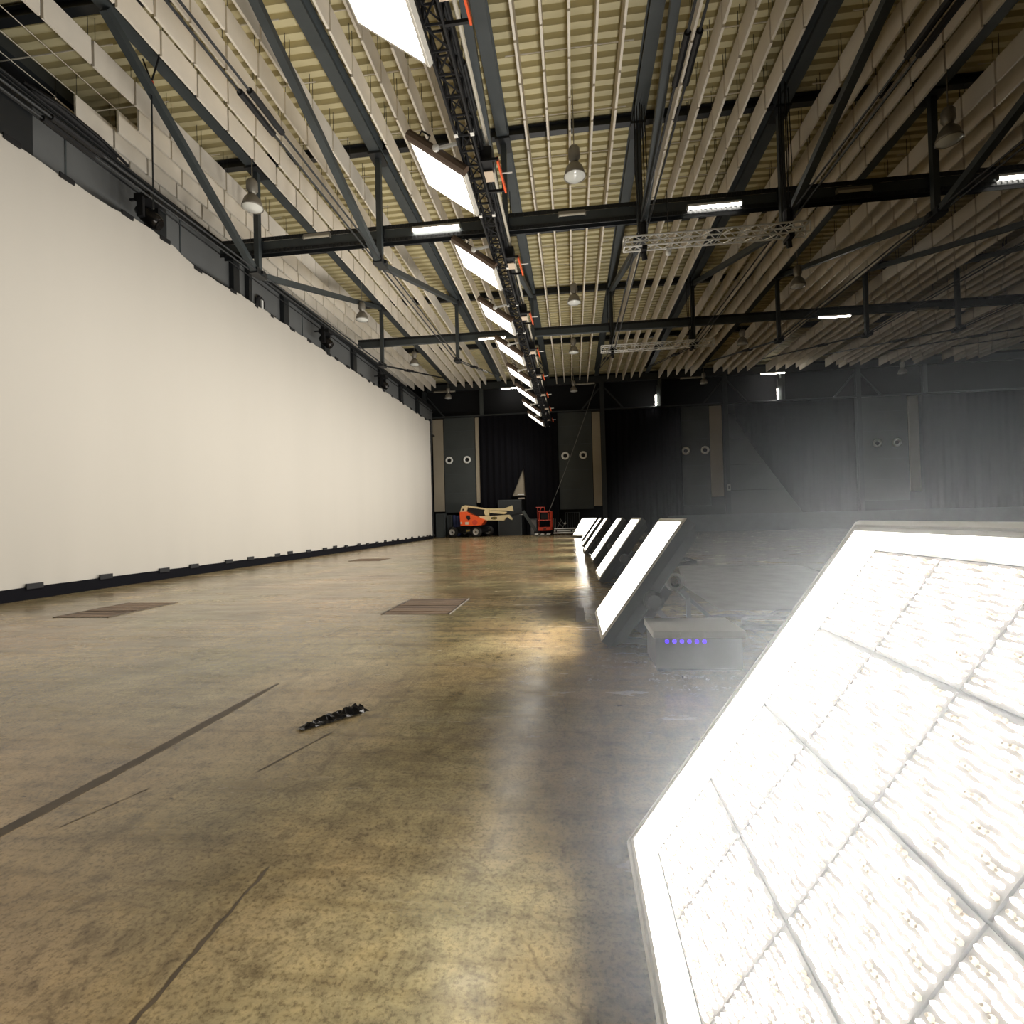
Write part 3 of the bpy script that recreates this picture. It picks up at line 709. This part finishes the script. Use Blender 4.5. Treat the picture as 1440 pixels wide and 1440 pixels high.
MB().prism([(-6.42, 2.03), (-6.09, 2.07), (-6.15, 1.57), (-6.41, 1.60), (-6.5, 1.8)], 37.2, 37.7).build('link_plate', MCREAM, bl)
MB().prism([(-6.09, 1.95), (-4.82, 1.81), (-4.87, 1.69), (-5.05, 1.65), (-6.1, 1.76)], 37.28, 37.55).build('level_cylinder', MCREAM, bl)
MB().prism([(-6.1, 1.72), (-4.9, 1.62), (-4.9, 1.56), (-6.1, 1.56)], 37.4, 37.7).build('hose_tray', MBLACK, bl)
lb = MB().prism([(-6.9, 1.54), (-5.97, 1.53), (-4.92, 1.58), (-4.63, 1.59), (-4.40, 1.32), (-4.41, 1.21), (-4.59, 1.28), (-4.78, 1.43), (-5.02, 1.18), (-6.42, 1.23), (-6.68, 1.36)], 37.1, 37.5).build('lower_boom', MCREAM, bl)
def badge(x, y, z, rx, rz, parent, size):
    vs = [(x, y, z)] + [(x + rx * math.cos(a * math.pi / 10), y, z + rz * math.sin(a * math.pi / 10)) for a in range(20)]
    MB().add(vs, [(0, 1 + (a + 1) % 20, 1 + a) for a in range(20)]).build('badge', MBLACK, parent)
    cu = bpy.data.curves.new('badge_lettering', 'FONT'); cu.body = 'JLG'; cu.size = size; cu.align_x = 'CENTER'; cu.align_y = 'CENTER'; cu.extrude = .004
    to = bpy.data.objects.new('tmp', cu); COL.objects.link(to)
    dg = bpy.context.evaluated_depsgraph_get(); me = bpy.data.meshes.new_from_object(to.evaluated_get(dg)); bpy.data.objects.remove(to)
    me.materials.clear(); me.materials.append(MGOLD)
    off = LOC['boom_lift']
    q = link('badge_lettering', me, bl); q.rotation_euler = (math.pi / 2, 0, 0); q.location = (x - off[0], y - .012 - off[1], z - off[2])
badge(-5.73, 37.08, 1.37, .24, .10, bl, .17)
ch = Matrix.Translation((-7.1, 37.35, 0)) @ Matrix.Rotation(math.atan2(-.6, 2.0), 4, 'Z')
def cbox(name, m_, *bx):
    b = MB().box(*bx); b.v = [tuple(ch @ Vector(p)) for p in b.v]; return b.build(name, m_, bl)
cbox('chassis', MBLACK, -1.9, .1, .25, 1.75, .30, .78)
cbox('axle', MBLACK, -2.1, -1.8, .0, 2.0, .36, .54); cbox('axle', MBLACK, -.1, .2, .0, 2.0, .36, .54)
cbox('turntable', MBLACK, -1.5, -.3, .4, 1.6, .78, .92)
badge(-7.66, 36.98, .50, .22, .13, bl, .16)
for lx, ly in ((-2.0, 0), (0, 0), (0, 2.0), (-2.0, 2.0)):
    p = ch @ Vector((lx, ly, .40)); ax = (ch.to_3x3() @ Vector((0, -1, 0)))
    wv_ = MB().lathe([(.24, .15), (.33, .16), (.39, .12), (.405, .06), (.405, -.06), (.39, -.12), (.33, -.16), (.24, -.15)], p, ax, 24).build('wheel', MRUB, bl, smooth=True)
    MB().lathe([(0, .08), (.08, .10), (.10, .06), (.17, .05), (.24, .13), (.25, .15)], p, ax, 20).build('hub', MHUB, wv_, smooth=True)
    MB().lathe([(.0, .11), (.06, .11), (.07, .08)], p, ax, 10).build('hub_cap', MBLACK, wv_)
MB().bar((-4.45, 37.3, 1.55), (-3.5, 37.3, 1.70), .12, .12).build('jib_link', MBLACK, bl)
MB().bar((-3.62, 37.3, 1.82), (-2.72, 37.3, .36), .22, .22).build('jib', MPANEL, bl)
MB().bar((-3.95, 37.3, 1.60), (-3.6, 37.3, 1.58), .05, .05).build('jib_pin', MALU, bl)
MB().box(-2.85, -2.45, 37.2, 37.5, .2, .5).build('basket_rotator', MBLACK, bl)
bk = MB()
x0, x1, ya, yb = -2.48, -1.62, 36.6, 38.0
for z in (1.76, 1.13):
    bk.tube([(x0, ya, z), (x1, ya, z), (x1, yb, z), (x0, yb, z), (x0, ya, z)], .03, 6)
for x in (x0, x1, x1 + .08):
    for y in (ya, yb): bk.tube([(x, y, .4), (x, y, 1.76)], .03, 6)
bk.tube([(x0 - .14, ya + .1, 2.05), (x0 + .45, ya + .1, 2.05), (x0 + .5, ya + .1, 1.76)], .028, 6); bk.tube([(x0 - .02, ya + .1, 2.05), (x0 - .02, ya + .1, 1.0)], .028, 6); bk.tube([(x0 + .25, ya + .1, 2.05), (x0 + .12, ya + .1, 1.76)], .028, 6)
bk.tube([(x0 + .1, ya - .01, 1.13), (x0 + .1, ya - .01, 1.62), (x0 + .18, ya - .01, 1.7), (x1 - .2, ya - .01, 1.7), (x1 - .1, ya - .01, 1.62), (x1 - .1, ya - .01, 1.13)], .025, 6)
bkt = bk.build('basket_rails', MRED, bl)
MB().box(x0, x1, ya, yb, .38, .62).build('basket_floor', MRED, bl)
MB().box(x0 + .35, x0 + .55, ya - .02, ya, .46, .54).build('basket_plate', MBLACK, bl)
MB().box(x0 + .2, x1 - .2, ya + .1, ya + .4, 1.2, 1.6).build('control_box', MBLACK, bl)

# ------------------------------------------------------------------ things by the end wall
def crate(name, x0, x1, y0, y1, z0, z1, m_, label, cat, group=None):
    t = thing(name, ((x0 + x1) / 2, (y0 + y1) / 2, z0), label, cat, group)
    MB().box(x0, x1, y0, y1, z0, z1).build('body', m_, t)
    q = MB()
    for x in (x0, x1 - .05): q.box(x, x + .05, y0 - .02, y0, z0 + .02, z1 - .02)
    for z in (z0 + .02, z1 - .07): q.box(x0 + .05, x1 - .05, y0 - .02, y0, z, z + .05)
    q.build('edging', MSTEEL, t); return t
crate('steel_cabinet', -10.5, -9.8, 38.6, 39.2, 0, 1.83, MPANEL, 'upright grey cabinet standing by the end of the screen', 'cabinet')
crate('steel_cabinet', -9.62, -9.3, 38.7, 39.2, 0, 1.7, MSTEEL3, 'narrow dark cabinet beside the tail of the boom lift', 'cabinet')
t = thing('blue_cover', (-8.9, 38.8, .6), 'dark blue folded cover hung behind the boom lift', 'cover')
q = MB(); vs = []
for i in range(9):
    for j in range(4): vs.append((-9.2 + .08 * i, 38.7 + .06 * math.sin(i * 2.1 + j), .1 + .52 * j + .03 * math.sin(i)))
q.add(vs, [(i * 4 + j, i * 4 + 4 + j, i * 4 + 5 + j, i * 4 + 1 + j) for i in range(8) for j in range(3)]); q.build('cloth', MBLUE, t, smooth=True)
crate('flight_case', -5.7, -3.9, 39.0, 39.4, 0, 2.75, MSTEEL3, 'big dark grey boxed case standing behind the boom lift jib', 'case')
crate('flight_case', -3.2, -2.72, 38.4, 38.9, 0, 1.24, MGREYC, 'small grey case beside the orange work basket', 'case')
t = thing('white_pallet', (-2.2, 37.2, 0), 'low white pallet lying under the orange work basket', 'pallet')
for a_ in (0, .35, .7): MB().box(-2.74 + a_ * 1.2, -2.5 + a_ * 1.2, 36.4, 38.2, .1, .17).build('plank', MWHITE, t)
MB().box(-2.6, -1.8, 36.6, 36.7, 0, .1).build('bearer', MGREYT, t); MB().box(-2.6, -1.8, 37.9, 38.0, 0, .1).build('bearer', MGREYT, t)
t = thing('pipe_stack', (-.6, 37.8, 0), 'low stack of silver pipes on the floor past the basket', 'pipes')
for k, (xa, xb, y, z) in enumerate(((-1.42, .35, 38, .45), (-1.42, .3, 37.8, .30), (-1.44, .1, 37.5, .16), (-1.44, .2, 38.1, .16))):
    MB().tube([(xa, y, z), (xb, y, z + .01)], .05, 8).build('pipe', MALU, t)
q = MB()
for x in (-1.3, -.2): q.box(x, x + .08, 37.4, 38.2, 0, .11); q.box(x, x + .08, 37.7, 38.1, .11, .4)
q.build('cradle', MBLACK, t)
t = thing('crowd_barrier', (-.2, 38.6, 0), 'grey tubular barrier standing against the end wall', 'barrier')
q = MB(); q.tube([(-.57, 38.6, 0), (-.57, 38.6, 1.64), (.46, 38.6, 1.64), (.46, 38.6, 0)], .035, 6); q.tube([(-.57, 38.6, .3), (.46, 38.6, .3)], .025, 6); q.build('rail_frame', MSTEEL, t)
for i in range(5): MB().tube([(-.4 + i * .17, 38.6, .3), (-.4 + i * .17, 38.6, 1.62)], .018, 5).build('bar', MSTEEL, t)
t = thing('tangled_stand', (-.95, 38.0, 0), 'pale folded light stand with white knob beside the silver pipes', 'stand')
for a_, b_ in (((-1.43, .5), (-1.43, 1.25)), ((-1.31, .5), (-1.31, 1.2)), ((-1.2, .5), (-.9, 1.05)), ((-1.1, .95), (-.75, .55)), ((-.95, 1.2), (-.7, .8)), ((-.8, .5), (-.55, 1.0))):
    MB().tube([(a_[0], 38.2, a_[1]), (b_[0], 38.1, b_[1])], .022, 5).build('leg', MGREYT, t)
MB().lathe([(0, -.08), (.07, -.05), (.09, 0), (.07, .05), (0, .08)], (-.6, 38.05, .84), n=10).build('knob', MWHITE, t)
MB().tube([(-1.4, 38.2, 0), (-1.2, 38.2, .5), (-.8, 38.2, .5), (-.6, 38.2, 0)], .025, 6).build('foot', MGREYT, t)

# ------------------------------------------------------------------ floor things
def grate(x0, x1, y0, y1, label, skew):
    t = thing('floor_hatch', ((x0 + x1) / 2, (y0 + y1) / 2, 0), label, 'floor hatch', 'wooden floor hatches')
    MB().box(x0, x1, y0, y1, .001, .003).build('pit', MBLACK, t)
    n = 8
    for i in range(n):
        a_ = y0 + (y1 - y0) * i / n + .022; b_ = y0 + (y1 - y0) * (i + 1) / n - .022
        dx = random.uniform(0, .015)
        MB().box(x0 + .012 + dx, x1 - .012 - random.uniform(0, .015), a_, b_, .003, random.choice((.005, .006, .010))).build('slat', MWOOD, t)
    for x in (x0 - .008, x1 - .004): MB().box(x, x + .012, y0, y1, .0, .012).build('edge_strip', MTAPE, t)
grate(-2.63, -1.69, 6.75, 8.09, 'brown slatted floor hatch lying in the middle of the hall', 0)
grate(-7.5, -6.62, 6.6, 7.9, 'brown slatted floor hatch lying close to the white screen', 0)
grate(-7.4, -6.3, 16.2, 17.2, 'faint brown floor hatch farther down along the screen', 0)
t = thing('tape_strip', (-2.32, 2.8, 0), 'long brown tape strip stuck to the floor in the near corner', 'tape')
q = MB(); L_, R_ = [], []
for i in range(29):
    y = 1.2 + 2.62 * i / 28; xc = -2.405 + .06 * (y - 1.85) / 1.0 if y < 2.6 else -2.36 + .10 * (y - 2.6) * .6 - .05 * (y - 2.6)
    wd = (.036 if y < 3.3 else .036 - .05 * (y - 3.3)) + random.uniform(-.004, .004)
    L_.append((xc - wd, y)); R_.append((xc + wd, y))
vs = [(x, y, .002) for x, y in L_] + [(x, y, .002) for x, y in R_] + [(x, y, .0) for x, y in L_] + [(x, y, .0) for x, y in R_]
q.add(vs, [(i, i + 29, i + 30, i + 1) for i in range(28)] + [(i, i + 1, i + 59, i + 58) for i in range(28)] + [(i + 29, i + 87, i + 88, i + 30) for i in range(28)])
q.build('strip', MTAPE, t)
def crack(pts, wd, label):
    q = MB(); n = len(pts); vs = []
    for i, (x, y) in enumerate(pts):
        ww = wd * (random.uniform(.35, 1.2) if 0 < i < n - 1 else .1)
        vs += [(x - ww, y, .0012), (x + ww, y, .0012)]
    q.add(vs, [(2 * i, 2 * i + 1, 2 * i + 3, 2 * i + 2) for i in range(n - 1)])
    tag(q.build('floor_crack', MTAPE, fix=False), label, 'crack', 'cracks in the concrete')
crack([(-1.14 + random.uniform(-.004, .004) , .95 + .83 * i / 22) for i in range(23)], .008, 'dark straight crack in the near concrete floor')
crack([(-2.19 + .13 * i / 14 + random.uniform(-.003, .003), 1.93 + .34 * i / 14) for i in range(15)], .004, 'thin dark crack beside the brown tape strip')
crack([(-1.47 - .16 * i / 10, 2.95 - .5 * i / 10) for i in range(11)], .009, 'short dark scrape near the crumpled black foil')
q = MB().box(.00, .11, 6.2, 7.2, .0, .003).build('floor_plate', MTAPE); tag(q, 'small dark strip on the floor before the second floor lamp', 'strip')
# crumpled black foil
t = thing('crumpled_foil', (-1.56, 3.12, 0), 'crumpled shiny black foil strip lying on the floor', 'foil')
q = MB(); vs = []; nu, nv = 26, 7
for i in range(nu + 1):
    a_ = i / nu
    x = -1.69 + .25 * a_; y = 2.965 + .34 * a_
    for j in range(nv + 1):
        s_ = (j / nv - .5); wd = .07 + .09 * a_
        hgt = (.018 + .05 * a_ * (1 - a_ * .35)) * max(0, 1 - abs(s_) * 1.7)
        vs.append((x + s_ * wd * .9 + random.uniform(-.007, .007), y - s_ * wd * .5 + random.uniform(-.007, .007), .004 + hgt * random.uniform(.35, 1.35)))
q.add(vs, [(i * (nv + 1) + j, i * (nv + 1) + j + 1, (i + 1) * (nv + 1) + j + 1, (i + 1) * (nv + 1) + j) for i in range(nu) for j in range(nv)])
q.build('crumple', MFOIL, t, fix=False)

# case with violet lamps, cables, sheet behind the near lamps
t = thing('dimmer_case', (.92, 4.5, 0), 'low grey equipment case with a row of violet lights on the floor', 'equipment case')
MB().box(.63, 1.30, 4.25, 4.75, .02, .27).build('body', MGREYC, t)
MB().box(.61, 1.32, 4.22, 4.78, .27, .325).build('lid', MALU, t)
MB().box(.64, 1.29, 4.26, 4.74, 0, .02).build('foot', MBLACK, t)
for i in range(6): MB().lathe([(.017, 0), (.014, .012), (0, .015)], (.72 + i * .058, 4.25, .238), (0, -1, 0), 10).build('violet_light', EUV, t)
for x in (.82, 1.0): MB().box(x, x + .07, 4.205, 4.22, .29, .32).build('latch', MALU, t)
def cable(pts, r, label, m_=MBLACK, closed=False):
    sm = []
    P = [Vector(p) for p in pts]
    for i in range(len(P) - 1):
        p0 = P[max(i - 1, 0)]; p1 = P[i]; p2 = P[i + 1]; p3 = P[min(i + 2, len(P) - 1)]
        for k in range(6):
            s_ = k / 6
            sm.append(.5 * ((2 * p1) + (p2 - p0) * s_ + (2 * p0 - 5 * p1 + 4 * p2 - p3) * s_ ** 2 + (3 * p1 - p0 - 3 * p2 + p3) * s_ ** 3))
    sm.append(P[-1])
    tag(MB().tube(sm, r, 6).build('power_cable', m_, smooth=True), label, 'cable', 'cables behind the floor lamps')
cable([(.95, 5.35, .55), (1.2, 5.5, .35), (1.55, 5.7, .06), (1.9, 5.75, .03), (2.3, 5.6, .03), (2.7, 6.2, .03)], .022, 'black cable dropping from the second floor lamp to the floor')
cable([(1.5, 6.3, .02), (1.8, 6.5, .02), (2.2, 6.4, .02), (2.6, 6.8, .02), (3.4, 6.7, .02)], .018, 'black cable lying straight across the grey floor sheet')
cable([(2.2 + .35 * math.cos(a_ * .62), 6.0 + .3 * math.sin(a_ * .62), .02 + .002 * a_) for a_ in range(22)], .016, 'coiled black cable on the floor behind the lamps')
t = thing('floor_sheet', (3, 9.5, 0), 'grey protective sheet spread on the floor behind the lamps', 'sheet')
q = MB(); q.add([(1.85, 6.9, .004), (4.4, 6.9, .004), (5.2, 12.6, .006), (2.55, 13.1, .006), (1.9, 9.5, .005)], [(0, 1, 2, 3, 4)]); q.build('sheet', MGREYT, t, fix=False)
t = thing('floor_bracket', (.9, 5.35, .45), 'silver clamp ring behind the second floor lamp', 'clamp')
MB().lathe([(.055, -.03), (.085, -.03), (.085, .03), (.055, .03), (.055, -.03)], (.93, 5.0, .62), (.3, -1, .1), 16).build('ring', MALU, t)
MB().bar((.95, 5.02, .58), (1.06, 5.05, .46), .05, .05).build('bolt', MBACK, t); MB().bar((1.06, 5.05, .46), (1.08, 5.1, .02), .04, .04).build('rod', MBACK, t)

# scattering volume added to imitate lens glare around the near lamp
hz = MB(); n1, n2 = 24, 14; vs = []
for i in range(n2 + 1):
    th = math.pi * i / n2
    for j in range(n1):
        ph = 2 * math.pi * j / n1; vs.append((math.sin(th) * math.cos(ph), math.sin(th) * math.sin(ph), math.cos(th)))
hz.add(vs, [(i * n1 + j, i * n1 + (j + 1) % n1, (i + 1) * n1 + (j + 1) % n1, (i + 1) * n1 + j) for i in range(n2) for j in range(n1)])
ho = hz.build('glare', None, fix=True)
VM = bpy.data.materials.new('pale_glare'); VM.use_nodes = True
nt = VM.node_tree; nt.nodes.remove(nt.nodes['Principled BSDF'])
vsn = nt.nodes.new('ShaderNodeVolumeScatter'); vsn.inputs['Color'].default_value = (.90, .95, 1, 1); vsn.inputs['Anisotropy'].default_value = .5
tc = nt.nodes.new('ShaderNodeTexCoord'); ln = nt.nodes.new('ShaderNodeVectorMath'); ln.operation = 'LENGTH'
nt.links.new(tc.outputs['Object'], ln.inputs[0])
mr = nt.nodes.new('ShaderNodeMapRange'); mr.interpolation_type = 'SMOOTHSTEP'
mr.inputs[1].default_value = 1.0; mr.inputs[2].default_value = 0.15; mr.inputs[3].default_value = 0.0; mr.inputs[4].default_value = GLARE
nt.links.new(ln.outputs['Value'], mr.inputs[0]); nt.links.new(mr.outputs[0], vsn.inputs['Density'])
nt.links.new(vsn.outputs[0], nt.nodes['Material Output'].inputs['Volume'])
ho.data.materials.clear(); ho.data.materials.append(VM)
R_ = Matrix((FE.cross(FN), FE, FN)).transposed().to_4x4()
ho.matrix_world = Matrix.Translation(Vector((.53, 1.3, .66)) + FE * .1) @ R_ @ Matrix.Diagonal((1.8, 1.55, .82, 1))
tag(ho, 'pale volume added to imitate lens glare around the near film lamp', 'glare', kind='stuff')
